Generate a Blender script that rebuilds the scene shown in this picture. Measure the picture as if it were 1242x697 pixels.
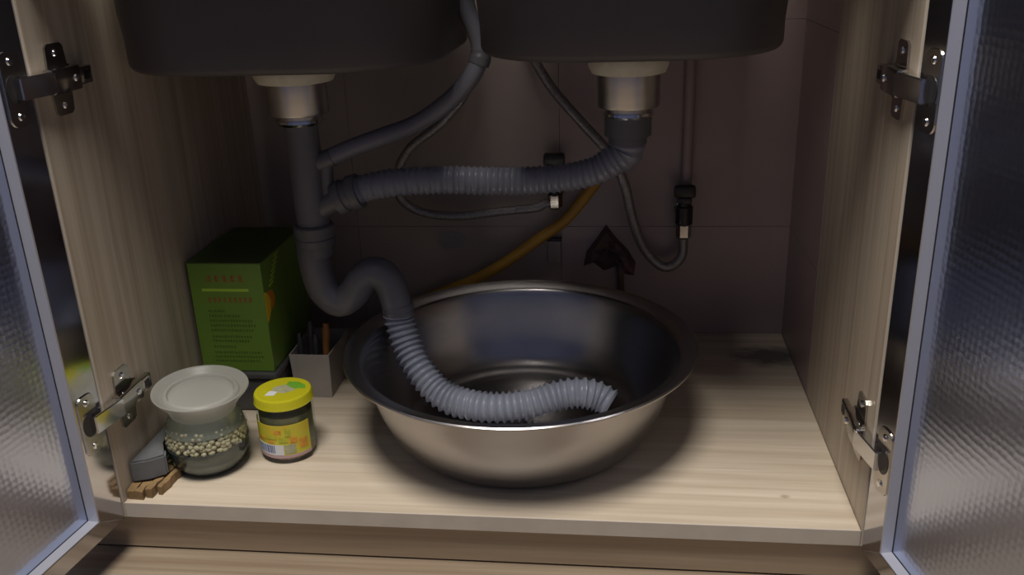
import bpy, bmesh, math, random
from mathutils import Vector, Matrix, noise

random.seed(7)
S = bpy.context.scene
for o in list(bpy.data.objects):
    bpy.data.objects.remove(o, do_unlink=True)
COL = S.collection

# ------------------------------------------------------------------ camera
F = 1102.5
CAM = Vector((.5261, -.7765, .5484))
pit, yaw, rol = .3629, .1247, .0361
RR = (Matrix.Rotation(yaw, 3, 'Z') @ Matrix.Rotation(-pit, 3, 'X') @ Matrix.Rotation(rol, 3, 'Y'))
right, fwd, up = RR.col[0], RR.col[1], RR.col[2]
cam = bpy.data.cameras.new('camera')
cam.sensor_width = 36
cam.lens = F / 1242 * 36
cam.clip_start = .02
camo = bpy.data.objects.new('camera', cam)
camo.matrix_world = Matrix(((right.x, up.x, -fwd.x, CAM.x), (right.y, up.y, -fwd.y, CAM.y),
                            (right.z, up.z, -fwd.z, CAM.z), (0, 0, 0, 1)))
COL.objects.link(camo)
S.camera = camo

# ------------------------------------------------------------------ light
w = bpy.data.worlds.new('world')
S.world = w
w.use_nodes = True
bg = w.node_tree.nodes['Background']
bg.inputs[0].default_value = (.55, .62, 1.0, 1)
bg.inputs[1].default_value = .11


def area(name, loc, target, size, power, col):
    l = bpy.data.lights.new(name, 'AREA')
    l.shape = 'DISK'
    l.size = size
    l.energy = power
    l.color = col
    o = bpy.data.objects.new(name, l)
    o.location = loc
    o.rotation_euler = (Vector(target) - Vector(loc)).to_track_quat('-Z', 'Y').to_euler()
    COL.objects.link(o)
    return o


area('ceiling_lamp_light', (.30, -.60, 2.25), (.38, -.1, 0), .80, 58, (1, .94, .86))

S.view_settings.view_transform = 'Standard'
S.view_settings.look = 'None'
S.view_settings.gamma = 1
S.view_settings.use_curve_mapping = False
S.view_settings.exposure = 0.0


def at(u, v, ax, val):
    """pixel of the photograph -> point on the plane  axis = val"""
    d = RR @ Vector(((u - 621) / F, 1, -(v - 348.5) / F))
    t = (val - CAM[ax]) / d[ax]
    return CAM + t * d


# ------------------------------------------------------------------ materials
MATS = {}


def mat(name, col, rough=.5, metal=0, var=.0, vscale=8, bump=0, bscale=60, stretch=(1, 1, 1), spec=.5, coat=0, col2=None, alpha=1, trans=0):
    m = bpy.data.materials.new(name)
    m.use_nodes = True
    nt = m.node_tree
    p = nt.nodes['Principled BSDF']
    p.inputs['Roughness'].default_value = rough
    p.inputs['Metallic'].default_value = metal
    p.inputs['Specular IOR Level'].default_value = spec
    p.inputs['Coat Weight'].default_value = coat
    p.inputs['Alpha'].default_value = alpha
    p.inputs['Base Color'].default_value = (*col, 1)
    tc = nt.nodes.new('ShaderNodeTexCoord')
    mp = nt.nodes.new('ShaderNodeMapping')
    mp.inputs['Scale'].default_value = stretch
    nt.links.new(tc.outputs['Object'], mp.inputs[0])
    if var or col2:
        n = nt.nodes.new('ShaderNodeTexNoise')
        n.inputs['Scale'].default_value = vscale
        n.inputs['Detail'].default_value = 5
        nt.links.new(mp.outputs[0], n.inputs['Vector'])
        r = nt.nodes.new('ShaderNodeValToRGB')
        c2 = col2 or tuple(min(1, c * (1 + var)) for c in col)
        c1 = col if col2 else tuple(c * (1 - var) for c in col)
        r.color_ramp.elements[0].position = .3
        r.color_ramp.elements[1].position = .7
        r.color_ramp.elements[0].color = (*c1, 1)
        r.color_ramp.elements[1].color = (*c2, 1)
        nt.links.new(n.outputs[0], r.inputs[0])
        nt.links.new(r.outputs[0], p.inputs['Base Color'])
    if bump:
        n2 = nt.nodes.new('ShaderNodeTexNoise')
        n2.inputs['Scale'].default_value = bscale
        n2.inputs['Detail'].default_value = 4
        nt.links.new(mp.outputs[0], n2.inputs['Vector'])
        b = nt.nodes.new('ShaderNodeBump')
        b.inputs['Strength'].default_value = bump
        b.inputs['Distance'].default_value = .002
        nt.links.new(n2.outputs[0], b.inputs['Height'])
        nt.links.new(b.outputs[0], p.inputs['Normal'])
    MATS[name] = m
    return m


def wood(name, axis, base=(.66, .57, .455), dark=(.50, .41, .305), stains=()):
    """pale laminate: long fine grain along one axis, some broader figure and a few stains"""
    m = bpy.data.materials.new(name)
    m.use_nodes = True
    nt = m.node_tree
    N, L = nt.nodes.new, nt.links.new
    p = nt.nodes['Principled BSDF']
    p.inputs['Roughness'].default_value = .42
    tc = N('ShaderNodeTexCoord')
    mp = N('ShaderNodeMapping')
    sc = [85, 85, 85] if axis == 'z' else [55, 55, 55]
    sc['xyz'.index(axis)] = 1.6
    mp.inputs['Scale'].default_value = sc
    L(tc.outputs['Object'], mp.inputs[0])
    n1 = N('ShaderNodeTexNoise')
    n1.inputs['Scale'].default_value = 1.0
    n1.inputs['Detail'].default_value = 6
    n1.inputs['Distortion'].default_value = .6
    L(mp.outputs[0], n1.inputs['Vector'])
    r1 = N('ShaderNodeValToRGB')
    r1.color_ramp.elements[0].position = .30
    r1.color_ramp.elements[1].position = .62
    r1.color_ramp.elements[0].color = (*dark, 1)
    r1.color_ramp.elements[1].color = (*base, 1)
    L(n1.outputs[0], r1.inputs[0])
    mp2 = N('ShaderNodeMapping')
    sc2 = [260, 260, 260]
    sc2['xyz'.index(axis)] = 8
    mp2.inputs['Scale'].default_value = sc2
    L(tc.outputs['Object'], mp2.inputs[0])
    n2 = N('ShaderNodeTexNoise')
    n2.inputs['Scale'].default_value = 1.0
    n2.inputs['Detail'].default_value = 3
    L(mp2.outputs[0], n2.inputs['Vector'])
    mx = N('ShaderNodeMix')
    mx.data_type = 'RGBA'
    mx.blend_type = 'MULTIPLY'
    mx.inputs[0].default_value = .22
    L(r1.outputs[0], mx.inputs[6])
    L(n2.outputs[0], mx.inputs[7])
    out = mx.outputs[2]
    for (c, rad, colr, amt) in stains:
        ms = N('ShaderNodeMapping')
        ms.vector_type = 'TEXTURE'
        ms.inputs['Location'].default_value = c
        ms.inputs['Scale'].default_value = rad
        L(tc.outputs['Object'], ms.inputs[0])
        nz = N('ShaderNodeTexNoise')
        nz.inputs['Scale'].default_value = 2.2
        L(ms.outputs[0], nz.inputs['Vector'])
        va = N('ShaderNodeVectorMath')
        va.operation = 'LENGTH'
        L(ms.outputs[0], va.inputs[0])
        ad = N('ShaderNodeMath')
        ad.operation = 'ADD'
        L(va.outputs['Value'], ad.inputs[0])
        L(nz.outputs[0], ad.inputs[1])
        rs = N('ShaderNodeMapRange')
        rs.inputs[1].default_value = .95
        rs.inputs[2].default_value = 1.55
        rs.inputs[3].default_value = amt
        rs.inputs[4].default_value = 0
        L(ad.outputs[0], rs.inputs[0])
        m2 = N('ShaderNodeMix')
        m2.data_type = 'RGBA'
        L(rs.outputs[0], m2.inputs[0])
        L(out, m2.inputs[6])
        m2.inputs[7].default_value = (*colr, 1)
        out = m2.outputs[2]
    L(out, p.inputs['Base Color'])
    b = N('ShaderNodeBump')
    b.inputs['Strength'].default_value = .15
    b.inputs['Distance'].default_value = .001
    L(n1.outputs[0], b.inputs['Height'])
    L(b.outputs[0], p.inputs['Normal'])
    MATS[name] = m
    return m


def glass(name, tint=(.9, .93, .9), gloss=.06):
    m = bpy.data.materials.new(name)
    m.use_nodes = True
    nt = m.node_tree
    N, L = nt.nodes.new, nt.links.new
    nt.nodes.remove(nt.nodes['Principled BSDF'])
    t = N('ShaderNodeBsdfTransparent')
    t.inputs[0].default_value = (*tint, 1)
    g = N('ShaderNodeBsdfGlossy')
    g.inputs['Roughness'].default_value = .06
    mx = N('ShaderNodeMixShader')
    mx.inputs[0].default_value = gloss
    L(t.outputs[0], mx.inputs[1])
    L(g.outputs[0], mx.inputs[2])
    L(mx.outputs[0], nt.nodes['Material Output'].inputs[0])
    MATS[name] = m
    return m


def frosted(name, col=(.55, .55, .51), clear=.42):
    m = bpy.data.materials.new(name)
    m.use_nodes = True
    nt = m.node_tree
    N, L = nt.nodes.new, nt.links.new
    p = nt.nodes['Principled BSDF']
    p.inputs['Base Color'].default_value = (*col, 1)
    p.inputs['Roughness'].default_value = .35
    tl = N('ShaderNodeBsdfTranslucent')
    tl.inputs[0].default_value = (*col, 1)
    t = N('ShaderNodeBsdfTransparent')
    a = N('ShaderNodeMixShader')
    a.inputs[0].default_value = .35
    L(p.outputs[0], a.inputs[1])
    L(tl.outputs[0], a.inputs[2])
    b = N('ShaderNodeMixShader')
    b.inputs[0].default_value = clear
    L(a.outputs[0], b.inputs[1])
    L(t.outputs[0], b.inputs[2])
    L(b.outputs[0], nt.nodes['Material Output'].inputs[0])
    MATS[name] = m
    return m


def embossed(name):
    """satin silver door lining with a small woven relief"""
    m = bpy.data.materials.new(name)
    m.use_nodes = True
    nt = m.node_tree
    N, L = nt.nodes.new, nt.links.new
    p = nt.nodes['Principled BSDF']
    p.inputs['Base Color'].default_value = (.54, .60, .77, 1)  # silver tinted blue: the room's bluish reflection is put into the base colour
    p.inputs['Metallic'].default_value = 1
    p.inputs['Roughness'].default_value = .24
    tc = N('ShaderNodeTexCoord')
    sx = N('ShaderNodeSeparateXYZ')
    L(tc.outputs['Object'], sx.inputs[0])
    mp = N('ShaderNodeCombineXYZ')
    L(sx.outputs['Y'], mp.inputs[0])
    L(sx.outputs['Z'], mp.inputs[1])
    v = N('ShaderNodeTexVoronoi')
    v.voronoi_dimensions = '2D'
    v.inputs['Scale'].default_value = 150
    v.inputs['Randomness'].default_value = .25
    L(mp.outputs[0], v.inputs['Vector'])
    n = N('ShaderNodeTexNoise')
    n.inputs['Scale'].default_value = 14
    L(tc.outputs['Object'], n.inputs['Vector'])
    ad = N('ShaderNodeMath')
    ad.operation = 'MULTIPLY'
    L(v.outputs['Distance'], ad.inputs[0])
    L(n.outputs[0], ad.inputs[1])
    b = N('ShaderNodeBump')
    b.inputs['Strength'].default_value = .22
    b.inputs['Distance'].default_value = .002
    L(ad.outputs[0], b.inputs['Height'])
    L(b.outputs[0], p.inputs['Normal'])
    MATS[name] = m
    return m


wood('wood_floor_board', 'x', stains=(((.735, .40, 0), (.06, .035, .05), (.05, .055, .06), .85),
                                      ((.70, .055, 0), (.006, .004, .02), (.20, .14, .09), .5)))
wood('wood_panel', 'z', base=(.53, .45, .355), dark=(.39, .315, .235))
wood('wood_rail', 'x', base=(.50, .395, .275), dark=(.34, .25, .165))
wood('wood_laminate', 'x', base=(.34, .275, .20), dark=(.23, .17, .115))
mat('edge_band', (.46, .41, .355), .4, var=.06, vscale=30)
mat('tile', (.37, .285, .275), .35, var=.12, vscale=5, bump=.1, bscale=20)
mat('tile_olive', (.33, .27, .245), .35, var=.14, vscale=5, bump=.1, bscale=20)
mat('grout', (.27, .21, .2), .9)
mat('sink_steel', (.082, .073, .075), .5, metal=.2, var=.10, vscale=7, bump=.1, bscale=30)
mat('steel', (.62, .60, .58), .28, metal=1, var=.06, vscale=12, stretch=(1, 1, 6))
mat('basin_steel', (.40, .385, .385), .27, metal=1, var=.07, vscale=9, bump=.04, bscale=60, stretch=(1, 1, 3))
mat('chrome', (.75, .75, .76), .12, metal=1)
mat('hinge_metal', (.50, .48, .45), .17, metal=1, var=.1, vscale=60)
mat('alu_frame', (.58, .58, .62), .13, metal=1)
mat('alu_bead', (.47, .48, .55), .42, metal=.45)
mat('black', (.01, .01, .012), .5)
mat('black_plastic', (.02, .018, .018), .4)
mat('gasket_white', (.66, .62, .50), .55, var=.1, vscale=60)
mat('pvc', (.12, .117, .132), .38, var=.1, vscale=14)
mat('pvc_nut', (.11, .108, .12), .4, var=.08, vscale=14)
mat('hose_grey', (.20, .205, .245), .34, var=.08, vscale=30)
mat('hose_pale', (.27, .29, .36), .34, var=.08, vscale=30)
mat('hose_smooth', (.155, .155, .185), .36, var=.08, vscale=14)
mat('braid', (.30, .28, .275), .35, metal=.5, var=.25, vscale=300, bump=.4, bscale=500)
mat('gas_yellow', (.50, .27, .035), .45, var=.12, vscale=20)
mat('rust_brown', (.12, .075, .066), .8, var=.4, vscale=40, bump=.5, bscale=90)
mat('green_card', (.13, .235, .03), .45, var=.05, vscale=20)
mat('green_card_dark', (.05, .085, .015), .45, var=.05, vscale=20)
mat('print_red', (.36, .12, .04), .6)
mat('print_dark', (.09, .17, .02), .6)
mat('print_lime', (.36, .55, .05), .6)
mat('print_yellow', (.80, .52, .03), .5)
mat('print_orange', (.60, .20, .02), .5)
mat('grey_plastic', (.06, .06, .062), .35, var=.1, vscale=20)
mat('carton', (.37, .34, .31), .75, var=.06, vscale=30)
mat('stick_orange', (.42, .18, .05), .5, var=.1, vscale=30)
mat('stone', (.105, .11, .115), .55, var=.16, vscale=35, bump=.2, bscale=150)
mat('bark', (.20, .125, .055), .7, var=.35, vscale=60, bump=.6, bscale=120)
mat('liquid', (.05, .058, .062), .2, var=.12, vscale=50)
mat('beans', (.60, .51, .37), .5, var=.2, vscale=160)
mat('lid_yellow', (.47, .44, .015), .3, var=.04, vscale=40)
mat('label_pink', (.45, .30, .31), .5)
mat('print_amber', (.58, .27, .03), .5, var=.2, vscale=200)
mat('print_olive', (.40, .42, .03), .5, var=.2, vscale=200)
mat('label_yellow', (.60, .42, .03), .45, var=.12, vscale=60, col2=(.50, .52, .04))
mat('label_white', (.62, .64, .66), .5)
mat('label_blue', (.07, .10, .28), .5)
mat('label_green', (.14, .36, .03), .45)
mat('label_grey', (.36, .36, .22), .5, var=.2, vscale=90)
mat('sauce', (.20, .19, .11), .4, var=.25, vscale=50)
mat('sauce_red', (.26, .12, .09), .4, var=.2, vscale=60)
mat('counter_stone', (.42, .40, .38), .3, var=.15, vscale=60)
mat('plaster', (.30, .29, .27), .9)
glass('glass')
frosted('frost')
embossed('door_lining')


# ------------------------------------------------------------------ builders
def thing(name, label, cat, loc=(0, 0, 0), group=None):
    o = bpy.data.objects.new(name, None)
    COL.objects.link(o)
    o.location = loc
    o.empty_display_size = .03
    o['label'] = label
    o['category'] = cat
    if group:
        o['group'] = group
    return o


def wloc(o):
    v = Vector((0, 0, 0))
    while o:
        v += o.location
        o = o.parent
    return v


def obj(name, bm, m, parent=None, smooth=None, label=None, base=None):
    """link a bmesh (built in world coordinates) as one mesh object; smooth = auto-smooth angle in degrees"""
    bmesh.ops.remove_doubles(bm, verts=bm.verts, dist=1e-6)
    bmesh.ops.recalc_face_normals(bm, faces=bm.faces)
    if smooth is not None:
        for f in bm.faces:
            f.smooth = True
        for e in bm.edges:
            if len(e.link_faces) == 2 and e.calc_face_angle(0) > math.radians(smooth):
                e.smooth = False
    off = Vector(base) if base is not None else Vector((0, 0, 0))
    pl = wloc(parent) if parent else Vector((0, 0, 0))
    bmesh.ops.translate(bm, verts=bm.verts, vec=-(pl if base is None else off))
    me = bpy.data.meshes.new(name)
    bm.to_mesh(me)
    bm.free()
    me.materials.append(MATS[m])
    o = bpy.data.objects.new(name, me)
    COL.objects.link(o)
    if base is not None:
        o.location = off - pl
    if parent:
        o.parent = parent
    if label:
        o['label'] = label
    return o


def tag(o, label, cat, group=None):
    o['label'] = label
    o['category'] = cat
    if group:
        o['group'] = group
    return o


def structure(o):
    o['kind'] = 'structure'
    return o


def box(bm, lo, hi, bev=0, rot=None, pivot=None, segs=2):
    vs = bmesh.ops.create_cube(bm, size=1)['verts']
    lo, hi = Vector(lo), Vector(hi)
    c = (lo + hi) / 2
    d = hi - lo
    for v in vs:
        v.co = Vector((v.co.x * d.x, v.co.y * d.y, v.co.z * d.z)) + c
    if bev:
        es = list({e for v in vs for e in v.link_edges})
        r = bmesh.ops.bevel(bm, geom=es, offset=bev, segments=segs, profile=.5, affect='EDGES', clamp_overlap=True)
        vs = list({v for f in r['faces'] for v in f.verts} | {v for v in vs if v.is_valid})
    if rot is not None:
        bmesh.ops.rotate(bm, verts=vs, cent=pivot or c, matrix=rot)
    return vs


def nb():
    return bmesh.new()


def lathe(bm, prof, c, segs=48, wob=None):
    """prof: list of (r, z); closed profiles repeat the first point"""
    rings = []
    for (r, z) in prof:
        if r < 1e-6:
            rings.append([bm.verts.new((c[0], c[1], c[2] + z))])
        else:
            ring = []
            for i in range(segs):
                a = 2 * math.pi * i / segs
                rr = r * (wob(a, z) if wob else 1)
                ring.append(bm.verts.new((c[0] + rr * math.cos(a), c[1] + rr * math.sin(a), c[2] + z)))
            rings.append(ring)
    for A, B in zip(rings, rings[1:]):
        n = max(len(A), len(B))
        if n == 1:
            continue
        for i in range(n):
            j = (i + 1) % n
            q = [A[i % len(A)], A[j % len(A)], B[j % len(B)], B[i % len(B)]]
            u = []
            for v in q:
                if v not in u:
                    u.append(v)
            if len(u) > 2:
                bm.faces.new(u)
    return rings


def spline(pts, step):
    """Catmull-Rom through the points, resampled at about step"""
    P = [Vector(p) for p in pts]
    P = [2 * P[0] - P[1]] + P + [2 * P[-1] - P[-2]]
    out = []
    for i in range(1, len(P) - 2):
        p0, p1, p2, p3 = P[i - 1:i + 3]
        for k in range(24):
            t = k / 24
            out.append(.5 * ((2 * p1) + (p2 - p0) * t + (2 * p0 - 5 * p1 + 4 * p2 - p3) * t * t + (3 * p1 - p0 - 3 * p2 + p3) * t ** 3))
    out.append(P[-2])
    L = [0]
    for a, b in zip(out, out[1:]):
        L.append(L[-1] + (b - a).length)
    n = max(2, int(L[-1] / step))
    res, j = [], 0
    for i in range(n + 1):
        s = L[-1] * i / n
        while j < len(L) - 2 and L[j + 1] < s:
            j += 1
        d = L[j + 1] - L[j]
        res.append(out[j].lerp(out[j + 1], (s - L[j]) / d if d else 0))
    return res, L[-1]


def tube(bm, pts, rad, sides=16, step=.006, cap=True, hollow=0):
    """rad: number or function(s, length) -> radius"""
    path, length = spline(pts, step)
    n = len(path)
    prev = None
    rings = []
    s = 0
    for i, p in enumerate(path):
        t = (path[min(i + 1, n - 1)] - path[max(i - 1, 0)]).normalized()
        if prev is None:
            ref = Vector((0, 1, 0)) if abs(t.y) < .9 else Vector((1, 0, 0))
            x = t.cross(ref).normalized()
        else:
            x = (prev - t * prev.dot(t)).normalized()
        prev = x
        y = t.cross(x)
        if i:
            s += (p - path[i - 1]).length
        r = rad(s, length) if callable(rad) else rad
        rings.append([bm.verts.new(p + (x * math.cos(a) + y * math.sin(a)) * r)
                      for a in [2 * math.pi * k / sides for k in range(sides)]])
    for A, B in zip(rings, rings[1:]):
        for k in range(sides):
            bm.faces.new((A[k], A[(k + 1) % sides], B[(k + 1) % sides], B[k]))
    if hollow:      # an open end: the bore goes back into the tube
        c = path[-1]
        t = (path[-1] - path[-2]).normalized()
        inner = [bm.verts.new(c + (v.co - c) * hollow) for v in rings[-1]]
        deep = [bm.verts.new(v.co - t * .03) for v in inner]
        for k in range(sides):
            j = (k + 1) % sides
            bm.faces.new((rings[-1][k], rings[-1][j], inner[j], inner[k]))
            bm.faces.new((inner[k], inner[j], deep[j], deep[k]))
        bm.faces.new(deep)
        bm.faces.new(rings[0][::-1])
    elif cap:
        bm.faces.new(rings[0][::-1])
        bm.faces.new(rings[-1])
    return path


def ribbed(r, amp, pitch):
    def f(s, L):
        ph = (s / pitch) % 1
        return r + amp * (math.cos(2 * math.pi * ph) * .9 + .25 * math.cos(4 * math.pi * ph))
    return f


def rrect(cx, cy, hx, hy, rad, n=10):
    """rounded rectangle outline"""
    pts = []
    for (sx, sy, a0) in ((1, 1, 0), (-1, 1, 90), (-1, -1, 180), (1, -1, 270)):
        for i in range(n + 1):
            a = math.radians(a0 + 90 * i / n)
            pts.append((cx + sx * (hx - rad) + rad * math.cos(a), cy + sy * (hy - rad) + rad * math.sin(a)))
    return pts


def prism(bm, poly, axis, a, b):
    """extrude a 2-D outline between a and b along axis (0,1,2); poly in the other two axes in order"""
    def P(p, t):
        q = [p[0], p[1]]
        q.insert(axis, t)
        return bm.verts.new(q)
    A = [P(p, a) for p in poly]
    B = [P(p, b) for p in poly]
    bm.faces.new(A)
    bm.faces.new(B[::-1])
    n = len(poly)
    for i in range(n):
        bm.faces.new((A[i], A[(i + 1) % n], B[(i + 1) % n], B[i]))


# ------------------------------------------------------------------ setting
W = .764
D1 = .264
D2 = .4785
ZF = -.064      # kitchen floor
ZC = .64        # underside of the worktop

# kitchen floor of laminate planks
bm = nb()
box(bm, (-1.6, -2.6, ZF - .06), (2.4, .70, ZF - .012))
fl = structure(obj('floor', bm, 'grout'))
fl['label'] = 'brown wood laminate kitchen floor in front of the cabinet'
k = 0
for r in range(10):
    y1 = .02 - r * .16
    x = -1.5 - (r * .37) % 1.0
    while x < 2.3:
        x0, x1 = max(x, -1.55), min(x + 1.2, 2.35)
        if x1 - x0 > .05:
            bm = nb()
            box(bm, (x0 + .0006, y1 - .1594, ZF - .012), (x1 - .0006, y1, ZF), .0008, segs=1)
            obj('plank', bm, 'wood_laminate', fl)
        x += 1.2

JZ = (-.117, .163, .443, .723)
JX = (-.157, .143, .443, 1.043)


def tiled(name, lo, hi, axis, facing, cutsA, label):
    """wall body with separate tiles on one face; axis = normal axis; cutsA along the other horizontal axis"""
    bm = nb()
    box(bm, lo, hi)
    wl = structure(obj(name, bm, 'grout'))
    wl['label'] = label
    h = 1 - axis
    face = hi[axis] if facing > 0 else lo[axis]
    ca = sorted({lo[h], hi[h]} | {c for c in cutsA if lo[h] < c < hi[h]})
    cz = sorted({lo[2], hi[2]} | {c for c in JZ if lo[2] < c < hi[2]})
    for a0, a1 in zip(ca, ca[1:]):
        for z0, z1 in zip(cz, cz[1:]):
            bm = nb()
            l, g = [0, 0, z0 + .0002], [0, 0, z1 - .0002]
            l[h], g[h] = a0 + .0002, a1 - .0002
            l[axis], g[axis] = sorted((face - facing * .002, face + facing * .004))
            box(bm, l, g, .0003, segs=1)
            obj('tile', bm, 'tile_olive' if (axis == 1 and (a0 + a1) / 2 < .44 and z0 < .3) or name == 'wall_left' else 'tile', wl)
    return wl


tiled('wall_back', (-.018, D2 + .004, -.06), (W + .018, D2 + .06, .72), 1, -1, JX, 'dark tiled back wall inside the sink cabinet')
tiled('wall_right', (W + .004, D1 + .022, -.06), (W + .06, D2 + .002, .64), 0, -1, (), 'dark tiled wall strip beyond the right cabinet side')

# ------------------------------------------------------------------ cabinet
cab = thing('sink_cabinet', 'open pale wood sink cabinet with two silver framed doors swung wide', 'cabinet', (W / 2, 0, ZF))
bm = nb()
box(bm, (0.0004, .0012, -.018), (W - .0004, D2 - .001, 0), .0006, segs=1)
obj('bottom_panel', bm, 'wood_floor_board', cab, base=(0, 0, 0))
bm = nb()
box(bm, (.0002, .0000, -.0178), (W - .0002, .0012, .0002), .0004, segs=1)
obj('edge_band', bm, 'edge_band', cab, base=(0, 0, 0))
for x0 in (-.018, W):
    bm = nb()
    box(bm, (x0, .0012, -.018), (x0 + .018, D1 + .02 if x0 > 0 else D2 - .001, ZC), .0006, segs=1)
    sp = obj('side_panel', bm, 'wood_panel', cab, base=(0, 0, 0))
    bm = nb()
    box(bm, (x0 + .0002, 0, -.0178), (x0 + .0178, .0012, ZC - .001), .0003, segs=1)
    obj('edge_band', bm, 'edge_band', sp)
bm = nb()
box(bm, (-.14, .009, ZF + .002), (W + .14, .025, -.0184), .0006, segs=1)
obj('kick_board', bm, 'wood_rail', cab, base=(0, 0, 0))
bm = nb()
box(bm, (0.0005, .002, .56), (W - .0005, .02, ZC), .0006, segs=1)
obj('top_rail', bm, 'wood_rail', cab, base=(0, 0, 0))


def door(side, ang, width=.385, z0=-.018, z1=.615, rw=.036, thick=.021, rec=.013):
    a = math.radians(ang - 90)
    s = -1 if side == 'L' else 1
    piv = Vector((-.0004 if s < 0 else W + .0004, -.0028 if s < 0 else -.0048, 0))
    du = Vector((s * math.sin(a), -math.cos(a), 0))
    dn = Vector((s * math.cos(a), math.sin(a), 0))      # towards the outer face

    def P(u, z, d):
        return piv + du * u + dn * d + Vector((0, 0, z))

    def hexa(bm, q, d0, d1):
        A = [bm.verts.new(P(u, z, d0)) for u, z in q]
        B = [bm.verts.new(P(u, z, d1)) for u, z in q]
        bm.faces.new(A)
        bm.faces.new(B[::-1])
        for i in range(4):
            bm.faces.new((A[i], A[(i + 1) % 4], B[(i + 1) % 4], B[i]))
    o = [(0, z0), (width, z0), (width, z1), (0, z1)]
    bw = .020
    i_ = [(rw, z0 + bw), (width - rw, z0 + bw), (width - rw, z1 - bw), (rw, z1 - bw)]
    bm = nb()
    g = .004
    hexa(bm, [(rw - g, z0 + bw - g), (width - rw + g, z0 + bw - g), (width - rw + g, z1 - bw + g), (rw - g, z1 - bw + g)], rec, rec + .004)
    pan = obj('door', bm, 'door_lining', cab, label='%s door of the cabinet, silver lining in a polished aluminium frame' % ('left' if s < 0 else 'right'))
    for k in range(4):
        bm = nb()
        q = [o[k], o[(k + 1) % 4], i_[(k + 1) % 4], i_[k]]
        hexa(bm, q, 0, thick)
        es = [e for e in bm.edges]
        bmesh.ops.bevel(bm, geom=es, offset=.0005, segments=1, affect='EDGES')
        obj('frame_rail', bm, 'alu_frame', pan)
    # pale bead lining the recess
    for k in range(4):
        bm = nb()
        cx, cz = width / 2, (z0 + z1) / 2
        t2 = .0012
        q = [i_[k], i_[(k + 1) % 4]]
        hexa(bm, [q[0], q[1]] + [(p[0] + (t2 if p[0] < cx else -t2), p[1] + (t2 if p[1] < cz else -t2)) for p in (q[1], q[0])], .0002, rec - .0002)
        obj('bead', bm, 'alu_bead', pan)
    # thin black sealing strip around the lining
    bm = nb()
    t = .0016
    for k in range(4):
        a0, a1 = i_[k], i_[(k + 1) % 4]
        cx, cz = width / 2, (z0 + z1) / 2

        def ins(p, m):
            return (p[0] + (m if p[0] < cx else -m), p[1] + (m if p[1] < cz else -m))
        hexa(bm, [a0, a1, ins(a1, t), ins(a0, t)], rec - .0006, rec + .001)
    obj('sealing_strip', bm, 'black', pan)
    return P, s


PL, _ = door('L', 97)
PR, _ = door('R', 102, rw=.033, rec=.0115)


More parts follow.
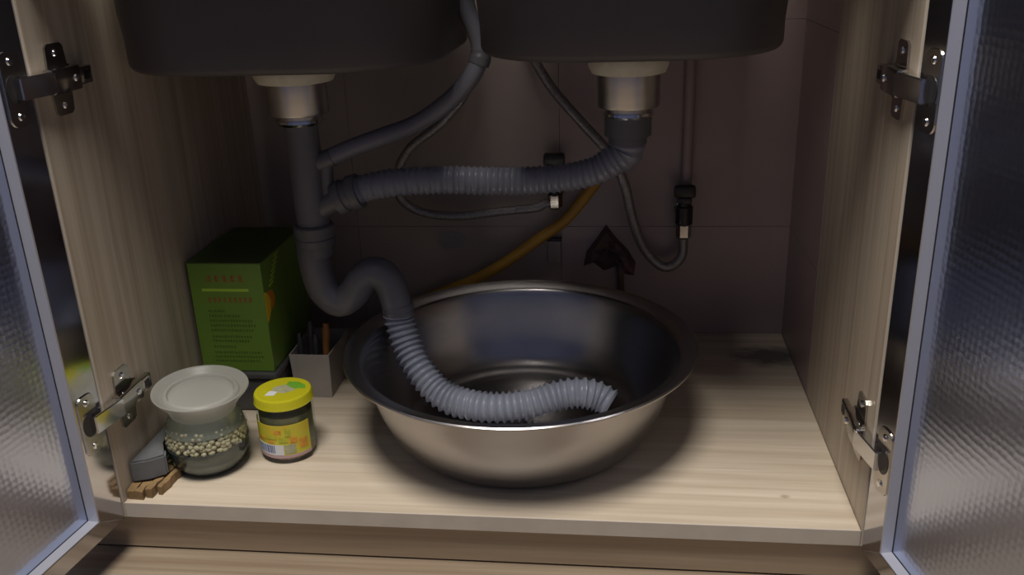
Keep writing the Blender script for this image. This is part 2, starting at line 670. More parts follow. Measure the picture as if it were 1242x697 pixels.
def hinge(P, s, zc):
    """concealed hinge: wing plate on the side panel, arm, and cup let into the door frame"""
    X0 = 0 if s < 0 else W
    i = -s                                              # towards the cabinet inside

    def X(d):
        return X0 + i * d
    bm = nb()
    # wing plate (butterfly outline in y, z)
    out = [(.026, -.030), (.030, -.033), (.050, -.033), (.054, -.030), (.056, -.013), (.064, -.010), (.064, .010), (.056, .013), (.054, .030), (.050, .033), (.030, .033), (.026, .030), (.024, .012), (.024, -.012)]
    prism(bm, [(y, zc + z) for y, z in out], 0, *sorted((X(0), X(.0022))))
    h = obj('hinge', bm, 'hinge_metal', cab)
    bm = nb()
    l, g = sorted((X(.002), X(.0125)))
    box(bm, (l, .014, zc - .0115), (g, .060, zc + .0115), .002)
    l, g = sorted((X(.004), X(.0105)))
    box(bm, (l, .058, zc - .0085), (g, .082, zc + .0085), .0015)
    obj('arm', bm, 'hinge_metal', h, smooth=35)
    bm = nb()
    # adjusting slot at the arm's tail and two cross screws
    l, g = sorted((X(.0104), X(.0110)))
    box(bm, (l, .067, zc - .004), (g, .077, zc + .004), .001, segs=1)
    obj('slot', bm, 'black', h)
    for (y, z) in ((.040, .024), (.040, -.024), (.050, 0)):
        bm = nb()
        d = .0022 if z else .0125
        lathe(bm, [(0, .0018), (.003, .0014), (.0038, 0), (0, 0)], (0, 0, 0), 14)
        bmesh.ops.rotate(bm, verts=bm.verts, cent=(0, 0, 0), matrix=Matrix.Rotation(math.pi / 2 * i, 3, 'Y'))
        bmesh.ops.translate(bm, verts=bm.verts, vec=(X(d), y, zc + z))
        obj('screw', bm, 'chrome', h, smooth=40)
    # folded link between the arm and the cup
    bm = nb()
    c0 = Vector((X(.0085), .019, zc))
    c1 = P(.021, zc, -.0045)
    c1 = Vector((c1.x, c1.y, zc))
    d = (c1 - c0)
    n = Vector((-d.y, d.x, 0)).normalized() * .0050
    zz = Vector((0, 0, .0100))
    A = [bm.verts.new(c0 + a * n + b * zz) for a, b in ((1, 1), (-1, 1), (-1, -1), (1, -1))]
    B = [bm.verts.new(c1 + a * n + b * zz) for a, b in ((1, 1), (-1, 1), (-1, -1), (1, -1))]
    bm.faces.new(A)
    bm.faces.new(B[::-1])
    for q in range(4):
        bm.faces.new((A[q], A[(q + 1) % 4], B[(q + 1) % 4], B[q]))
    bmesh.ops.bevel(bm, geom=list(bm.edges), offset=.0012, segments=2, affect='EDGES')
    obj('link', bm, 'chrome', h, smooth=35)
    # cup flange on the door frame
    bm = nb()
    pts = rrect(0, 0, .0125, .033, .008, 5)

    def ring(d, sc=1, zs=1):
        return [bm.verts.new(P(.020 + y * sc, zc + z * zs, d)) for y, z in pts]
    A, B = ring(-.0001), ring(-.0016, .96, .98)
    for q in range(len(pts)):
        bm.faces.new((A[q], A[(q + 1) % len(pts)], B[(q + 1) % len(pts)], B[q]))
    bm.faces.new(B)
    bm.faces.new(A[::-1])
    obj('cup_flange', bm, 'hinge_metal', h)
    bm = nb()
    hole = [(.0095 * math.cos(t), .0125 * math.sin(t)) for t in [2 * math.pi * q / 24 for q in range(24)]]
    A = [bm.verts.new(P(.021 + y, zc + z, -.0016)) for y, z in hole]
    B = [bm.verts.new(P(.021 + y, zc + z, -.0021)) for y, z in hole]
    for q in range(24):
        bm.faces.new((A[q], A[(q + 1) % 24], B[(q + 1) % 24], B[q]))
    bm.faces.new(B)
    obj('cup_hollow', bm, 'black_plastic', h)
    for z in (-.024, .024):
        bm = nb()
        C = P(.020, zc + z, -.0016)
        Nn = (P(0, 0, -1) - P(0, 0, 0)).normalized()
        lathe(bm, [(0, .0018), (.003, .0014), (.0038, 0), (0, 0)], (0, 0, 0), 14)
        bmesh.ops.rotate(bm, verts=bm.verts, cent=(0, 0, 0), matrix=Nn.to_track_quat('Z', 'Y').to_matrix())
        bmesh.ops.translate(bm, verts=bm.verts, vec=C)
        obj('screw', bm, 'chrome', h, smooth=40)


for (P, s, zc) in ((PL, -1, .442), (PL, -1, .108), (PR, 1, .428), (PR, 1, .094)):
    hinge(P, s, zc)

# ------------------------------------------------------------------ worktop and double sink
SX0, SX1, SY0, SY1 = -.004, .700, .062, .440
bm = nb()
for lo, hi in (((-.5, -.03, ZC), (SX0, D2 + .003, ZC + .03)), ((SX1, -.03, ZC), (W + .5, D2 + .003, ZC + .03)),
               ((SX0, -.03, ZC), (SX1, SY0, ZC + .03)), ((SX0, SY1, ZC), (SX1, D2 + .003, ZC + .03))):
    box(bm, lo, hi)
tag(obj('worktop', bm, 'counter_stone', base=(W / 2, .2, ZC)), 'grey stone worktop over the sink cabinet', 'worktop')

sink = thing('double_sink', 'dark grey double bowl sink hanging under the worktop', 'sink', (.367, .25, .43))


def bowl(x0, x1, y0, y1, zb, zt, dx, dy):
    cx, cy, hx, hy = (x0 + x1) / 2, (y0 + y1) / 2, (x1 - x0) / 2, (y1 - y0) / 2
    bm = nb()
    sec = [(zt, .0015, 1), (zb + .06, 0, 1), (zb + .03, -.003, 1)]
    for k in range(1, 7):
        a = math.radians(90 * k / 6)
        sec.append((zb + .010 * (1 - math.sin(a)), -.003 - .010 * (1 - math.cos(a)), 1))
    rings = []
    for (z, grow, _) in sec:
        rings.append([bm.verts.new((px, py, z)) for px, py in rrect(cx, cy, hx + grow, hy + grow, max(.02, .115 + grow), 12)])
    n = len(rings[0])
    last = rings[-1]
    for f in (.55, .15):
        rg = []
        for v in last:
            t = Vector((dx, dy, zb - .010)).lerp(Vector((v.co.x, v.co.y, zb)), f)
            t.z = zb - .010 * (1 - f)
            rg.append(bm.verts.new(t))
        rings.append(rg)
    for A, B in zip(rings, rings[1:]):
        for q in range(n):
            bm.faces.new((A[q], A[(q + 1) % n], B[(q + 1) % n], B[q]))
    bm.faces.new(rings[-1])
    o = obj('bowl', bm, 'sink_steel', sink, smooth=50)
    md = o.modifiers.new('thickness', 'SOLIDIFY')
    md.thickness = .0012
    md.offset = -1
    return o


DL = Vector((.159, .24, .43))
DR = Vector((.535, .24, .432))
bowl(.0055, .349, .07, .43, .436, ZC + .028, DL.x, DL.y)
bowl(.380, .690, .07, .43, .442, ZC + .028, DR.x, DR.y)
bm = nb()
zz = ZC + .0305
for lo, hi in (((-.02, .045, zz), (-.002, .455, zz + .002)), ((.6965, .045, zz), (.716, .455, zz + .002)),
               ((-.002, .045, zz), (.6965, .0645, zz + .002)), ((-.002, .4355, zz), (.6965, .455, zz + .002)), ((.3545, .0645, zz), (.3745, .4355, zz + .002))):
    box(bm, lo, hi)
obj('deck', bm, 'steel', sink)


# ------------------------------------------------------------------ drains
def strainer(c, top, fl_r, cup_r, label):
    t = thing('drain_strainer', label, 'drain', (c.x, c.y, top - .078))
    bm = nb()
    lathe(bm, [(fl_r * .99, 0), (fl_r, -.004), (fl_r * .985, -.011), (fl_r * .90, -.0185), (cup_r * .9, -.0205), (cup_r * .9, 0), (fl_r * .99, 0)], (c.x, c.y, top), 40)
    obj('flange', bm, 'gasket_white', t, smooth=30, label='cream plastic flange')
    bm = nb()
    lathe(bm, [(cup_r, -.0190), (cup_r, -.052), (cup_r * .97, -.055), (cup_r * .72, -.0575), (cup_r * .72, -.0625), (cup_r * .6, -.063), (0, -.063)], (c.x, c.y, top), 40)
    obj('cup', bm, 'steel', t, smooth=30, label='brushed steel cup')
    bm = nb()
    lathe(bm, [(cup_r * .62, -.0605), (cup_r * .80, -.061), (cup_r * .82, -.064), (cup_r * .72, -.0675), (cup_r * .6, -.068)], (c.x, c.y, top), 40)
    obj('collar', bm, 'chrome', t, smooth=30)
    return t


strainer(DL, .4275, .0475, .0345, 'steel drain strainer above the rigid grey trap pipe')
strainer(DR, .4305, .0445, .0350, 'steel drain strainer feeding the ribbed hose elbow')

YP = DL.y


def px(u, v, y=YP):
    return at(u, v, 1, y)


# rigid trap pipe under the left strainer
pipe = thing('trap_pipe', 'dark grey plastic drain pipe with U-bend trap hanging below the sink', 'pipe', (DL.x, DL.y, .11))
zt = .4275 - .066
bm = nb()
pts = [Vector((DL.x, YP, zt)), Vector((DL.x + .001, YP, .30)), Vector((DL.x + .002, YP, .20))]
tube(bm, pts, .0195, 24)
obj('tailpiece', bm, 'pvc', pipe, smooth=40)
bm = nb()
lathe(bm, [(.0195, .0), (.0235, .001), (.0242, .009), (.0232, .010), (.0232, .012), (.0245, .013), (.0245, .024), (.0225, .026), (.0195, .026)], (DL.x + .0015, YP, px(372, 296).z), 36)
obj('coupling_nut', bm, 'pvc_nut', pipe, smooth=35)
bm = nb()
u = [Vector((DL.x + .002, YP, .215)), px(379, 300), px(384, 327), px(393, 351), px(411, 365), px(428, 356), px(440, 338), px(455, 330), px(470, 339), px(478, 358), px(483, 378)]
tube(bm, u, lambda s, L: .0195 if s < L * .8 else .0195 - .0015 * (s / L - .8) / .2, 24, .004)
obj('trap_bend', bm, 'pvc', pipe, smooth=40)
# side branch for the right bowl
bm = nb()
tube(bm, [px(384, 256), px(398, 246), px(412, 239)], .0135, 20)
obj('side_branch', bm, 'pvc', pipe, smooth=40)
bm = nb()
tube(bm, [px(409, 241), px(417, 237.5), px(426, 234), px(436, 231)], lambda s, L: .0205 if s < L * .35 else (.0185 if s < L * .62 else .0212), 24, .0016)
obj('branch_nut', bm, 'pvc_nut', pipe, smooth=35)
# overflow spigot
bm = nb()
tube(bm, [px(398, 238), px(396, 215), px(395, 200)], .0085, 16)
tube(bm, [px(386, 197), px(396, 193), px(404, 190)], .0110, 16)
obj('overflow_spigot', bm, 'pvc_nut', pipe, smooth=40)

# ribbed hose from the right strainer
hs = thing('ribbed_hose', 'grey ribbed drain hose running level from the right strainer to the trap pipe', 'hose', px(600, 225))
zt = .4305 - .066
bm = nb()
tube(bm, [Vector((DR.x, DR.y, zt)), Vector((DR.x, DR.y, zt - .016)), Vector((DR.x, DR.y, zt - .030))], lambda s, L: .0262 if s < L * .72 else .0215, 28, .0012)
obj('hose_cuff', bm, 'pvc_nut', hs, smooth=40)
bm = nb()
hp = [Vector((DR.x, DR.y, zt - .026)), Vector((DR.x - .002, DR.y, zt - .040)), px(748, 192), px(722, 207), px(685, 215), px(640, 219), px(590, 219), px(540, 218), px(490, 220), px(455, 225), px(430, 232)]
tube(bm, hp, lambda s, L: ribbed(.0158, .0011, .0070)(s, L) + .0045 * max(0, 1 - s / .05), 22, .00155)
obj('ribbed_tube', bm, 'hose_grey', hs, smooth=60)

# overflow hose
bm = nb()
yo = .262
tube(bm, [px(400, 191, YP), px(425, 180, YP + .004), px(460, 167, YP + .008), px(505, 150, yo), px(545, 122, yo), px(572, 92, yo), px(583, 62, .268), px(576, 35, .272), px(566, 10, .276), px(562, -30, .276), px(561, -90, .276)], .0105, 18, .005)
ovh = thing('overflow_hose', 'smooth thin grey overflow hose curving up between the two sink bowls', 'hose', px(505, 150, yo))
obj('hose_tube', bm, 'hose_smooth', ovh, smooth=40)
bm = nb()
tube(bm, [px(580, 78, .2653), px(582.5, 70, .2665), px(583, 62, .268)], lambda s, L: .0125 if s < L * .7 else .0112, 18, .002)
obj('collar', bm, 'pvc_nut', ovh, smooth=40)

# basin and the outlet hose
BC = Vector((.412, .1865, .0))
bm = nb()
zr = .113
inner = [(0, .006), (.125, .006), (.138, .0085), (.148, .016), (.158, .030), (.167, .050), (.175, .076), (.1805, .097), (.1835, .1055), (.187, .1085), (.201, zr - .0005)]
rim = [(.2035, zr + .0004), (.2050, zr - .0008), (.2046, zr - .0026), (.2025, zr - .003)]
outer = [(.1880, .1068), (.1850, .104), (.1818, .096), (.1763, .075), (.1683, .049), (.1593, .029), (.150, .014), (.141, .005), (.133, .001), (.126, .0), (.12, .0025), (0, .0025)]
lathe(bm, inner + rim + outer, BC, 96)
tag(obj('basin', bm, 'basin_steel', smooth=50, base=BC), 'wide stainless steel basin standing on the cabinet bottom', 'basin')

hp = [px(483, 374, .240), px(485, 390, .238), px(493, 416, .230), px(506, 443, .218), px(524, 467, .207),
      at(545, 483, 2, .030), at(572, 491, 2, .0262), at(602, 494, 2, .0262), at(640, 490, 2, .028), at(675, 480, 2, .035), at(702, 476, 2, .039), at(724, 480, 2, .034), at(741, 490, 2, .0255)]
oh = thing('outlet_hose', 'grey ribbed outlet hose from the trap dropping into the steel basin', 'hose', hp[6])
bm = nb()
tube(bm, hp, ribbed(.0172, .0022, .0082), 24, .0016, hollow=.8)
obj('ribbed_tube', bm, 'hose_pale', oh, smooth=60)
bm = nb()
tube(bm, [px(482.2, 368, .240), px(483, 374, .240), px(484, 381, .240)], .0192, 24, .003)
obj('hose_cuff', bm, 'pvc', oh, smooth=40)

# ------------------------------------------------------------------ on the back wall
YW = D2


def valve(cx, ztop, zbot, label):
    t = thing('angle_valve', label, 'valve', (cx, YW, zbot), 'angle valves on the back wall')
    yv = YW - .030
    bm = nb()
    lathe(bm, [(0, .004), (.009, .003), (.0125, 0), (0, 0)], (0, 0, 0), 28)
    bmesh.ops.rotate(bm, verts=bm.verts, cent=(0, 0, 0), matrix=Matrix.Rotation(math.pi / 2, 3, 'X'))
    zm = ztop * .45 + zbot * .55
    bmesh.ops.translate(bm, verts=bm.verts, vec=(cx, YW, zm))
    obj('wall_plate', bm, 'chrome', t, smooth=40)
    bm = nb()
    tube(bm, [(cx, YW, zm), (cx, YW - .015, zm), (cx, yv, zm)], .0085, 16)
    lathe(bm, [(0, ztop - .02), (.0085, ztop - .02), (.0095, zm + .012), (.0118, zm + .010), (.0118, zm - .014), (.0090, zbot + .016), (.0090, zbot + .012), (0, zbot + .012)], (cx, yv, 0), 20)
    obj('body', bm, 'black_plastic', t, smooth=40)
    bm = nb()
    lathe(bm, [(0, zbot + .020), (.0100, zbot + .020), (.0106, zbot + .016), (.0106, zbot), (.0085, zbot - .003), (0, zbot - .003)], (cx, yv, 0), 6)
    obj('outlet_nut', bm, 'hinge_metal', t, smooth=20)
    bm = nb()
    box(bm, (cx - .0145, yv - .008, ztop - .016), (cx + .0145, yv + .008, ztop), .003)
    box(bm, (cx - .0095, yv - .0095, ztop - .024), (cx + .0095, yv + .0095, ztop - .015), .002)
    obj('knob', bm, 'black_plastic', t, smooth=40)
    return Vector((cx, yv, zbot))


pA0 = px(831, 225, YW - .03)
pA1 = px(828, 286, YW - .03)
vA = valve(pA0.x, pA0.z, pA1.z, 'dark angle valve on the back wall below the vertical pipe')
pB0 = px(672, 186, YW - .03)
pB1 = px(671, 250, YW - .03)
vB = valve(pB0.x, pB0.z, pB1.z, 'dark angle valve on the back wall behind the level ribbed hose')

yh = .445
bm = nb()
tube(bm, [px(630, 10, .455), px(640, 55, .45), px(668, 105, yh), px(705, 148, yh - .01), px(738, 185, yh - .02), px(757, 222, yh - .02), px(768, 268, yh - .01), px(783, 304, yh), px(806, 324, yh), px(826, 312, yh + .003), vA + Vector((0, 0, -.002))], .0068, 12, .005)
tag(obj('supply_hose', bm, 'braid', smooth=60, base=px(783, 304, yh)), 'braided supply hose looping down to the valve below the vertical pipe', 'hose')
bm = nb()
tube(bm, [px(580, 40, .43), px(568, 105, .425), px(536, 148, .42), px(497, 180, .415), px(482, 212, .415), px(486, 240, .42), px(512, 257, .43), px(555, 262, .435), px(610, 256, .44), px(650, 252, .445), vB + Vector((-.014, 0, .004)), vB + Vector((-.002, 0, .004))], .0062, 12, .005)
tag(obj('supply_hose', bm, 'braid', smooth=60, base=px(555, 262, .435)), 'braided supply hose bowed under the level ribbed hose to the valve behind it', 'hose')

# rising wall pipe over valve A
bm = nb()
tube(bm, [(pA0.x + .004, YW - .008, .62), (pA0.x + .004, YW - .008, .45), (pA0.x + .003, YW - .008, pA0.z - .03)], .0075, 14)
tag(obj('wall_pipe', bm, 'tile', smooth=40, base=(pA0.x, YW, pA0.z)), 'thin vertical pipe running up the back wall', 'pipe')

# yellow gas hose
bm = nb()
tube(bm, [px(735, 196, YW - .008), px(725, 217, YW - .016), px(710, 238, .455), px(684, 268, .450), px(650, 292, .448), px(610, 320, .448), px(570, 341, .45), px(530, 356, .45), px(490, 375, .45), at(440, 398, 1, .45)], lambda s, L: .0078, 12, .005)
tag(obj('gas_hose', bm, 'gas_yellow', smooth=60, base=px(610, 320, .448)), 'yellow gas hose slanting down behind the steel basin', 'hose')

# crumpled brown wrapping with a stub pipe
wr = thing('wall_stub', 'crumpled dark brown wrapping over a thin stub pipe on the back wall', 'pipe stub', px(740, 330, YW))
bm = nb()
apex, n = px(735, 276, YW - .012), 26
outl = [(735, 272), (724, 288), (712, 304), (708, 322), (720, 318), (733, 328), (748, 322), (758, 332), (769, 334), (771, 318), (762, 303), (748, 289)]
O = [px(a, b, YW - .0012) for a, b in outl]
M1 = [px(738 + (a - 738) * .72, 305 + (b - 305) * .72, YW - .013 - .006 * (q % 2)) for q, (a, b) in enumerate(outl)]
M2 = [px(738 + (a - 738) * .35, 303 + (b - 303) * .35, YW - .020 + .006 * (q % 3)) for q, (a, b) in enumerate(outl)]
rg = [[bm.verts.new(p) for p in R_] for R_ in (O, M1, M2)]
cv = bm.verts.new(px(738, 302, YW - .014))
for A, B in zip(rg, rg[1:]):
    for q in range(len(outl)):
        bm.faces.new((A[q], A[(q + 1) % len(outl)], B[(q + 1) % len(outl)], B[q]))
for q in range(len(outl)):
    bm.faces.new((rg[2][q], rg[2][(q + 1) % len(outl)], cv))
bm.faces.new(rg[0][::-1])
obj('wrapping', bm, 'rust_brown', wr)
bm = nb()
tube(bm, [px(752, 318, YW - .009), px(753, 340, YW - .009), px(754, 395, YW - .009)], .0045, 12)
obj('stub_pipe', bm, 'rust_brown', wr, smooth=40)

# small wall clip under the gas hose
clip = thing('wall_clip', 'small grey clip plate on the tiles under the yellow gas hose', 'clip', px(672, 318, YW))
bm = nb()
a, b = px(665, 317, YW), px(680, 287, YW)
box(bm, (a.x, YW - .006, a.z), (b.x, YW - .0002, b.z), .0015)
obj('plate', bm, 'tile_olive', clip, smooth=35)
bm = nb()
box(bm, (a.x - .001, YW - .011, b.z - .004), (b.x + .002, YW - .004, b.z + .001), .001)
obj('hook', bm, 'black_plastic', clip, smooth=35)
bm = nb()
ps = [px(a_, b_, YW - .0006) for a_, b_ in ((532, 284), (545, 280), (560, 283), (568, 292), (558, 300), (540, 303), (531, 296))]
A = [bm.verts.new(p) for p in ps]
B = [bm.verts.new(p + Vector((0, .0006, 0))) for p in ps]
bm.faces.new(A)
bm.faces.new(B[::-1])
for q in range(len(ps)):
    bm.faces.new((A[q], A[(q + 1) % len(ps)], B[(q + 1) % len(ps)], B[q]))
tag(obj('plaster_smear', bm, 'plaster', base=ps[5]), 'pale plaster smear on the tiles under the bowed supply hose', 'smear')

# ------------------------------------------------------------------ green box on a grey tray
GX0, GX1, GY0, GY1, GZ0, GZ1 = .005, .098, .212, .275, .0545, .1975
tray = thing('plastic_tub', 'low dark grey plastic tub carrying the green box', 'tub', ((GX0 + GX1) / 2, .25, 0))
bm = nb()
box(bm, (GX0 - .001, GY0 - .004, 0), (GX1 + .002, GY1 + .02, .048), .004, segs=3)
obj('tub_body', bm, 'grey_plastic', tray, smooth=35)
bm = nb()
box(bm, (GX0 - .003, GY0 - .008, .0475), (GX1 + .005, GY1 + .024, .054), .002)
obj('tub_lid', bm, 'grey_plastic', tray, smooth=35)

gb = thing('green_box', 'tall green printed cardboard box standing by the left cabinet side', 'box', ((GX0 + GX1) / 2, GY0, GZ0))
GY1 = .36
bm = nb()
box(bm, (GX0, GY0, GZ0), (GX1, GY1, GZ1), .0008, segs=1)
gbo = obj('carton_body', bm, 'green_card', gb)
bm = nb()
box(bm, (GX0 + .0004, GY0 + .0004, GZ1), (GX1 - .0004, GY1 - .0004, GZ1 + .0008))
obj('top_flap', bm, 'green_card_dark', gb)


def fp(bm, x0, x1, t0, t1, y=GY0):
    """flat print on the front face; fractions across and down"""
    wx, hz = GX1 - GX0, GZ1 - GZ0
    box(bm, (GX0 + x0 * wx, y - .0003, GZ1 - t1 * hz), (GX0 + x1 * wx, y + .0002, GZ1 - t0 * hz))


rnd = random.Random(3)


def textrow(bm, x0, x1, t0, t1, cell):
    x = x0
    while x < x1 - cell * .4:
        cw = cell * rnd.uniform(.65, .85)
        h = (t1 - t0)
        # small strokes that read as a printed character
        for q in range(3):
            tt = t0 + h * (q + rnd.uniform(.05, .3)) / 3
            fp(bm, x + cw * rnd.uniform(0, .2), x + cw * rnd.uniform(.75, 1), tt, tt + h * .16)
        xx = x + cw * rnd.uniform(.3, .6)
        fp(bm, xx, xx + cw * .16, t0, t1)
        x += cell


bm = nb()
textrow(bm, .24, .78, .105, .165, .105)
obj('title_print', bm, 'print_red', gb)
bm = nb()
textrow(bm, .22, .86, .305, .35, .07)
obj('subtitle_print', bm, 'print_red', gb)
bm = nb()
fp(bm, .16, .80, .225, .25)
obj('lime_bar', bm, 'print_lime', gb)
bm = nb()
for t, x1 in ((.42, .42), (.465, .62), (.51, .80), (.555, .84), (.60, .80), (.66, .76), (.70, .72), (.755, .5), (.81, .86), (.85, .88), (.89, .82)):
    textrow(bm, .2, x1, t, t + .022, .04)
obj('small_print', bm, 'print_dark', gb)


def sp(bm, pts, m=0):
    vs = [(GX1 + .0003, GY0 + a * (GY1 - GY0), GZ1 - b * (GZ1 - GZ0)) for a, b in pts]
    A = [bm.verts.new(v) for v in vs]
    B = [bm.verts.new((v[0] - .0005, v[1], v[2])) for v in vs]
    bm.faces.new(A)
    bm.faces.new(B[::-1])
    for q in range(len(vs)):
        bm.faces.new((A[q], A[(q + 1) % len(vs)], B[(q + 1) % len(vs)], B[q]))


bm = nb()
sp(bm, [(.01, .26), (.07, .29), (.12, .38), (.10, .46), (.05, .52), (.01, .54)])
obj('yellow_print', bm, 'print_yellow', gb)
bm = nb()
sp(bm, [(.08, .28), (.18, .30), (.22, .38), (.17, .45), (.11, .46), (.125, .38)])
obj('orange_print', bm, 'print_orange', gb)
bm = nb()
for q in range(7):
    b0 = .03 + q * .035
    a0 = .30 - q * .03
    sp(bm, [(a0, b0), (a0 + .10, b0 - .012), (a0 + .11, b0 + .006), (a0 + .01, b0 + .018)])
obj('side_print', bm, 'print_lime', gb)

# ------------------------------------------------------------------ small open carton with things in it
CX0, CX1, CY0, CY1, CH = .1055, .1585, .246, .330, .062
ct = thing('open_carton', 'small open pale cardboard carton beside the green box', 'carton', ((CX0 + CX1) / 2, CY0, 0))


def taper_panel(x0, x1, y0, y1, name):
    bm = nb()
    vs = box(bm, (x0, y0, 0.0), (x1, y1, CH))
    for v in vs:
        if v.co.z < .01:
            v.co.x += ((CX0 + CX1) / 2 - v.co.x) * .10
            v.co.y += ((CY0 + CY1) / 2 - v.co.y) * .06
    obj(name, bm, 'carton', ct)


taper_panel(CX0, CX1, CY0, CY0 + .0015, 'carton_panel')
taper_panel(CX0, CX1, CY1 - .0015, CY1, 'carton_panel')
taper_panel(CX0, CX0 + .0015, CY0 + .0015, CY1 - .0015, 'carton_panel')
taper_panel(CX1 - .0015, CX1, CY0 + .0015, CY1 - .0015, 'carton_panel')
bm = nb()
box(bm, (CX0 + .004, CY0 + .004, 0.0003), (CX1 - .004, CY1 - .004, .002))
obj('carton_bottom', bm, 'carton', ct)
for q, (x, y, dx, dy, h, rr, m, lab) in enumerate((
        (.117, .262, -.004, .008, .082, .004, 'grey_plastic', 'thin dark grey stick standing in the small carton, shorter one'),
        (.126, .270, -.001, .012, .094, .0045, 'grey_plastic', 'dark grey stick standing in the middle of the small carton'),
        (.134, .262, .0, .010, .080, .004, 'grey_plastic', 'dark grey stick standing right beside the orange handle'),
        (.145, .266, .002, .014, .092, .0055, 'stick_orange', 'orange brown handle standing in the small carton'))):
    bm = nb()
    p0, p1 = Vector((x, y, .0025)), Vector((x + dx, y + dy, h))
    tube(bm, [p0, p0.lerp(p1, .5), p1], lambda s, L, rr=rr: rr * (.75 + .25 * s / L) if s < L * .93 else rr * .7, 12, .004)
    tag(obj('tool_stick', bm, m, smooth=40, base=p0), lab, 'stick', 'sticks in the small carton')

# ------------------------------------------------------------------ soaked bean jar with frosted cap
JC = Vector((.064, .083, 0))
jar = thing('bean_jar', 'round glass jar of soaking beans with a frosted plastic cap', 'jar', JC)


def jr(z):        # outer body radius
    P = [(0, .029), (.003, .034), (.010, .040), (.022, .0455), (.034, .0470), (.046, .0462), (.056, .0440), (.064, .0395), (.070, .0355), (.080, .0340)]
    for (a, ra), (b, rb) in zip(P, P[1:]):
        if a <= z <= b:
            return ra + (rb - ra) * (z - a) / (b - a)
    return .034


zs = [0, .002, .006, .012, .018, .024, .030, .036, .042, .048, .054, .060, .066, .072, .080]
prof = [(0, .0)] + [(jr(z), z) for z in zs] + [(jr(z) - .0018, max(z, .003)) for z in zs[::-1]] + [(0, .003)]
bm = nb()
lathe(bm, prof, JC, 56)
obj('glass_body', bm, 'glass', jar, smooth=60)
bm = nb()
lz = [z for z in (.0034, .006, .010, .016, .022, .028, .0345)]
lathe(bm, [(0, lz[0])] + [(jr(z) - .00185, z) for z in lz] + [(0, lz[-1])], JC, 48)
obj('soaking_water', bm, 'liquid', jar, smooth=50, label='dark cloudy water')
bm = nb()
for ly in range(6):
    z = .0365 + ly * .0042
    R0 = jr(z) - .0052
    n = int(2 * math.pi * R0 / .0072)
    for q in range(n):
        a = 2 * math.pi * (q + .5 * (ly % 2)) / n + rnd.uniform(-.05, .05)
        r = R0 - rnd.uniform(0, .0012)
        m4 = Matrix.Translation((JC.x + r * math.cos(a), JC.y + r * math.sin(a), z + rnd.uniform(-.0008, .0008))) @ \
            Matrix.Rotation(rnd.uniform(0, 6), 4, 'Z') @ Matrix.Rotation(rnd.uniform(-.6, .6), 4, 'X') @ Matrix.Diagonal((1.15, .9, .85, 1))
        bmesh.ops.create_icosphere(bm, subdivisions=1, radius=.0040, matrix=m4)
bo = obj('beans', bm, 'beans', jar, smooth=80, label='pale swollen beans')
bo['kind'] = 'stuff'
bm = nb()
lathe(bm, [(0, .0350), (jr(.035) - .009, .0350), (jr(.047) - .009, .047), (jr(.055) - .009, .053), (0, .0545)], JC, 40)
bo = obj('bean_heap', bm, 'beans', jar, smooth=40)
bm = nb()
fz = (.0525, .056, .060, .064, .067, .070, .073)
lathe(bm, [(jr(z) - .0022, z) for z in fz] + [(jr(z) - .0026, z) for z in fz[::-1]] + [(jr(fz[0]) - .0022, fz[0])], JC, 48)
obj('fogged_band', bm, 'frost', jar, smooth=50, label='misted band of glass above the beans')
z0 = .0715
prof = [(.0305, 0), (.0355, .0), (.0375, .006), (.0435, .015), (.0505, .0235), (.0522, .0262), (.0515, .0275), (.0490, .0262), (.0462, .0225), (.0420, .0195), (.0410, .0215), (.0385, .0235), (.0365, .0232), (.0350, .0205), (.020, .0200), (0, .0205), (0, .0175), (.034, .0175), (.035, .012), (.0305, .010), (.0305, 0)]
bm = nb()
lathe(bm, prof, (JC.x, JC.y, z0), 56, lambda a, z: 1 + .008 * math.sin(3 * a + 1) * (1 if z > .015 else 0))
bmesh.ops.rotate(bm, verts=bm.verts, cent=(JC.x, JC.y, z0), matrix=Matrix.Rotation(math.radians(2.5), 3, 'Y') @ Matrix.Rotation(math.radians(2), 3, 'X'))
obj('frosted_cap', bm, 'frost', jar, smooth=50, label='frosted translucent plastic cap')

# ------------------------------------------------------------------ yellow lidded jar
YC = Vector((.1455, .117, 0))
yj = thing('sauce_jar', 'small glass jar with a yellow screw lid and yellow printed label', 'jar', YC)
R = .0325
H = .066
bm = nb()
prof = [(0, 0), (R - .004, 0), (R - .0012, .0018), (R, .005), (R, H - .008), (R - .0015, H - .002), (R - .003, H), (R - .003, H + .006), (R - .005, H + .006), (R - .005, H), (R - .0022, H - .008), (R - .0022, .006), (R - .004, .003), (0, .003)]
lathe(bm, prof, YC, 56)
obj('glass_body', bm, 'glass', yj, smooth=40)
bm = nb()
lathe(bm, [(0, .0034), (R - .0045, .0034), (R - .0026, .0065), (R - .0026, .016), (0, .016)], YC, 48)
obj('sauce_sediment', bm, 'sauce_red', yj, smooth=40)
bm = nb()
lathe(bm, [(0, .0162), (R - .0026, .0162), (R - .0026, H - .010), (0, H - .010)], YC, 48)
obj('sauce', bm, 'sauce', yj, smooth=40)
bm = nb()
zl = H + .0015
prof = [(R - .0022, 0), (R + .0006, 0), (R + .0012, .0012), (R + .0004, .0024), (R + .0004, .0095), (R - .0008, .0115), (R - .0035, .0122), (R - .0055, .0114), (R - .0065, .0112), (0, .0112), (0, .0096), (R - .003, .0096), (R - .0022, .0085), (R - .0022, 0)]
lathe(bm, prof, (YC.x, YC.y, zl), 64)
lid = obj('screw_lid', bm, 'lid_yellow', yj, smooth=40, label='glossy yellow screw lid')


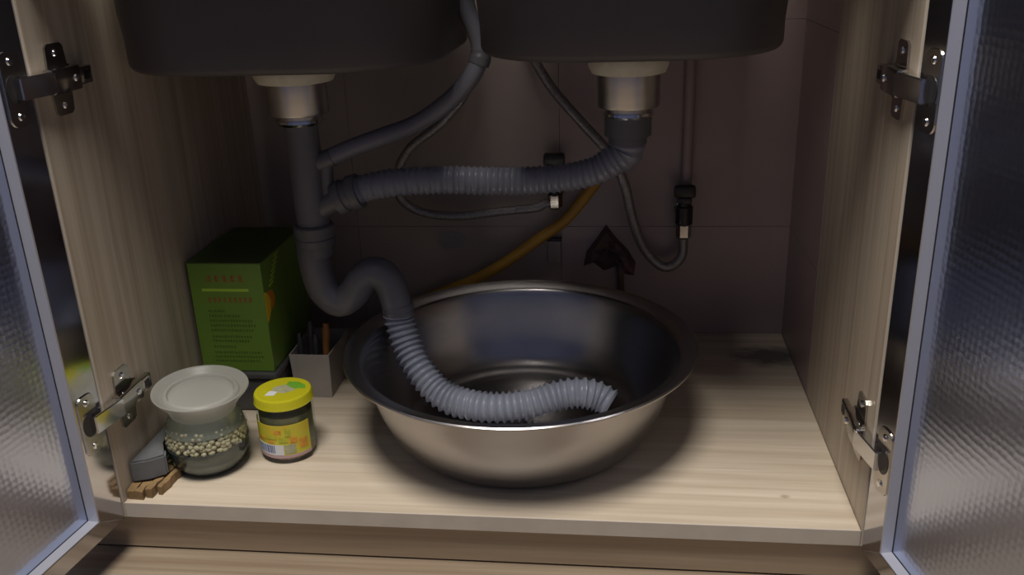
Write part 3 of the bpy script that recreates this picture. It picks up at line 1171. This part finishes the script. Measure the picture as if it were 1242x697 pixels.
def curved(bm, a0, a1, z0, z1, off, c=YC, rad=R, n=18):
    """patch wrapped on the jar between two angles (degrees; -90 faces the front)"""
    A, B, C_, D = [], [], [], []
    for q in range(n + 1):
        a = math.radians(a0 + (a1 - a0) * q / n)
        ca, sa = math.cos(a), math.sin(a)
        A.append(bm.verts.new((c.x + (rad + off) * ca, c.y + (rad + off) * sa, z0)))
        B.append(bm.verts.new((c.x + (rad + off) * ca, c.y + (rad + off) * sa, z1)))
        C_.append(bm.verts.new((c.x + (rad + off - .00025) * ca, c.y + (rad + off - .00025) * sa, z0)))
        D.append(bm.verts.new((c.x + (rad + off - .00025) * ca, c.y + (rad + off - .00025) * sa, z1)))
    for q in range(n):
        bm.faces.new((A[q], A[q + 1], B[q + 1], B[q]))
        bm.faces.new((C_[q + 1], C_[q], D[q], D[q + 1]))
        bm.faces.new((B[q], B[q + 1], D[q + 1], D[q]))
        bm.faces.new((A[q + 1], A[q], C_[q], C_[q + 1]))
    bm.faces.new((A[0], B[0], D[0], C_[0]))
    bm.faces.new((A[n], C_[n], D[n], B[n]))


bm = nb()
curved(bm, -172, -22, .012, .050, .0004)
lb = obj('paper_label', bm, 'label_yellow', yj, smooth=40)
bm = nb()
curved(bm, -172, -22, .0085, .0122, .0006)
obj('pink_band', bm, 'label_pink', lb, smooth=40)
bm = nb()
curved(bm, -146, -80, .0125, .0255, .0007)
obj('white_patch', bm, 'label_white', lb, smooth=40)
bm = nb()
for q in range(11):
    a = -139 + q * 3.9
    curved(bm, a, a + rnd.choice((1.3, 1.9, 2.6)), .0150, .0248, .0009, n=2)
obj('barcode_bars', bm, 'label_blue', lb)
bm = nb()
curved(bm, -78, -56, .014, .0255, .0007)
obj('grey_picture', bm, 'label_grey', lb, smooth=40)
bm = nb()
for (a0, a1, z0, z1) in ((-48, -30, .018, .030), (-66, -52, .027, .034), (-134, -120, .030, .034), (-112, -98, .0275, .0305), (-96, -82, .040, .044)):
    curved(bm, a0, a1, z0, z1, .0007, n=5)
obj('orange_picture', bm, 'print_amber', lb, smooth=40)
bm = nb()
for (a0, a1, z0, z1) in ((-116, -92, .033, .0365), (-88, -70, .029, .0345), (-74, -64, .036, .046)):
    curved(bm, a0, a1, z0, z1, .0009, n=5)
obj('green_picture', bm, 'print_olive', lb, smooth=40)


def lidpatch(pts, m, name, dz):
    bm = nb()
    A = [bm.verts.new((YC.x + x, YC.y + y, zl + .0114 + dz)) for x, y in pts]
    B = [bm.verts.new((v.co.x, v.co.y, zl + .0108)) for v in A]
    bm.faces.new(A)
    bm.faces.new(B[::-1])
    for q in range(len(A)):
        bm.faces.new((A[q], A[(q + 1) % len(A)], B[(q + 1) % len(A)], B[q]))
    obj(name, bm, m, lid)


lidpatch([(-.012, -.006), (.004, -.008), (.014, .0), (.012, .010), (-.002, .013), (-.013, .006)], 'label_grey', 'lid_picture', 0)
lidpatch([(.000, .012), (.012, .004), (.025, .006), (.022, .014), (.012, .021), (.000, .021)], 'label_green', 'lid_leaf', .0001)
lidpatch([(-.016, -.015), (-.005, -.014), (-.004, -.005), (-.014, -.004)], 'label_white', 'lid_stamp', .0002)

# ------------------------------------------------------------------ whetstone and wood scraps at the left corner
bm = nb()
outl = [(.0015, .020), (.020, .027), (.035, .039), (.030, .050), (.0175, .064), (.0145, .085), (.0165, .105), (.024, .130), (.028, .150), (.003, .152)]
A = [bm.verts.new((x, y, .0118)) for x, y in outl]
B = [bm.verts.new((x, y, .037)) for x, y in outl]
bm.faces.new(A[::-1])
bm.faces.new(B)
for q in range(len(outl)):
    bm.faces.new((A[q], A[(q + 1) % len(outl)], B[(q + 1) % len(outl)], B[q]))
bmesh.ops.bevel(bm, geom=list(bm.edges), offset=.002, segments=2, affect='EDGES')
tag(obj('whetstone', bm, 'stone', smooth=50, base=(.015, .08, .0118)), 'flat dark grey stone block lying on scraps beside the bean jar', 'stone')


def scrap(p0, p1, wd, z, label, seed):
    r = random.Random(seed)
    p0, p1 = Vector(p0), Vector(p1)
    d = (p1 - p0).normalized()
    nrm = Vector((-d.y, d.x))
    bm = nb()
    n = 7
    L_, R_ = [], []
    for q in range(n + 1):
        c = p0.lerp(p1, q / n)
        L_.append(c + nrm * (wd / 2 + r.uniform(-.0012, .0012)))
        R_.append(c - nrm * (wd / 2 + r.uniform(-.0012, .0012)))
    poly = L_ + R_[::-1]
    th = .0105
    A = [bm.verts.new((p.x, p.y, z)) for p in poly]
    B = [bm.verts.new((p.x, p.y, z + th + r.uniform(-.001, .0008))) for p in poly]
    m_ = len(poly)
    for q in range(m_):
        bm.faces.new((A[q], A[(q + 1) % m_], B[(q + 1) % m_], B[q]))
    for q in range(n):
        bm.faces.new((B[q], B[q + 1], B[m_ - 2 - q], B[m_ - 1 - q]))
        bm.faces.new((A[q + 1], A[q], A[m_ - 1 - q], A[m_ - 2 - q]))
    tag(obj('wood_scrap', bm, 'bark', base=(p0.x, p0.y, z)), label, 'wood scrap', 'wood scraps in the front corner')


scrap((.0055, .007), (.0075, .085), .0085, .0002, 'rough brown wood strip pressed against the left cabinet side', 1)
scrap((.0150, .0065), (.0180, .072), .0080, .0002, 'rough brown wood strip under the middle of the stone', 2)
scrap((.0240, .0105), (.0285, .060), .0080, .0002, 'rough brown wood strip between the middle strip and the short one', 3)
scrap((.0340, .017), (.0372, .053), .0060, .0002, 'short rough brown wood strip nearest the bean jar', 4)
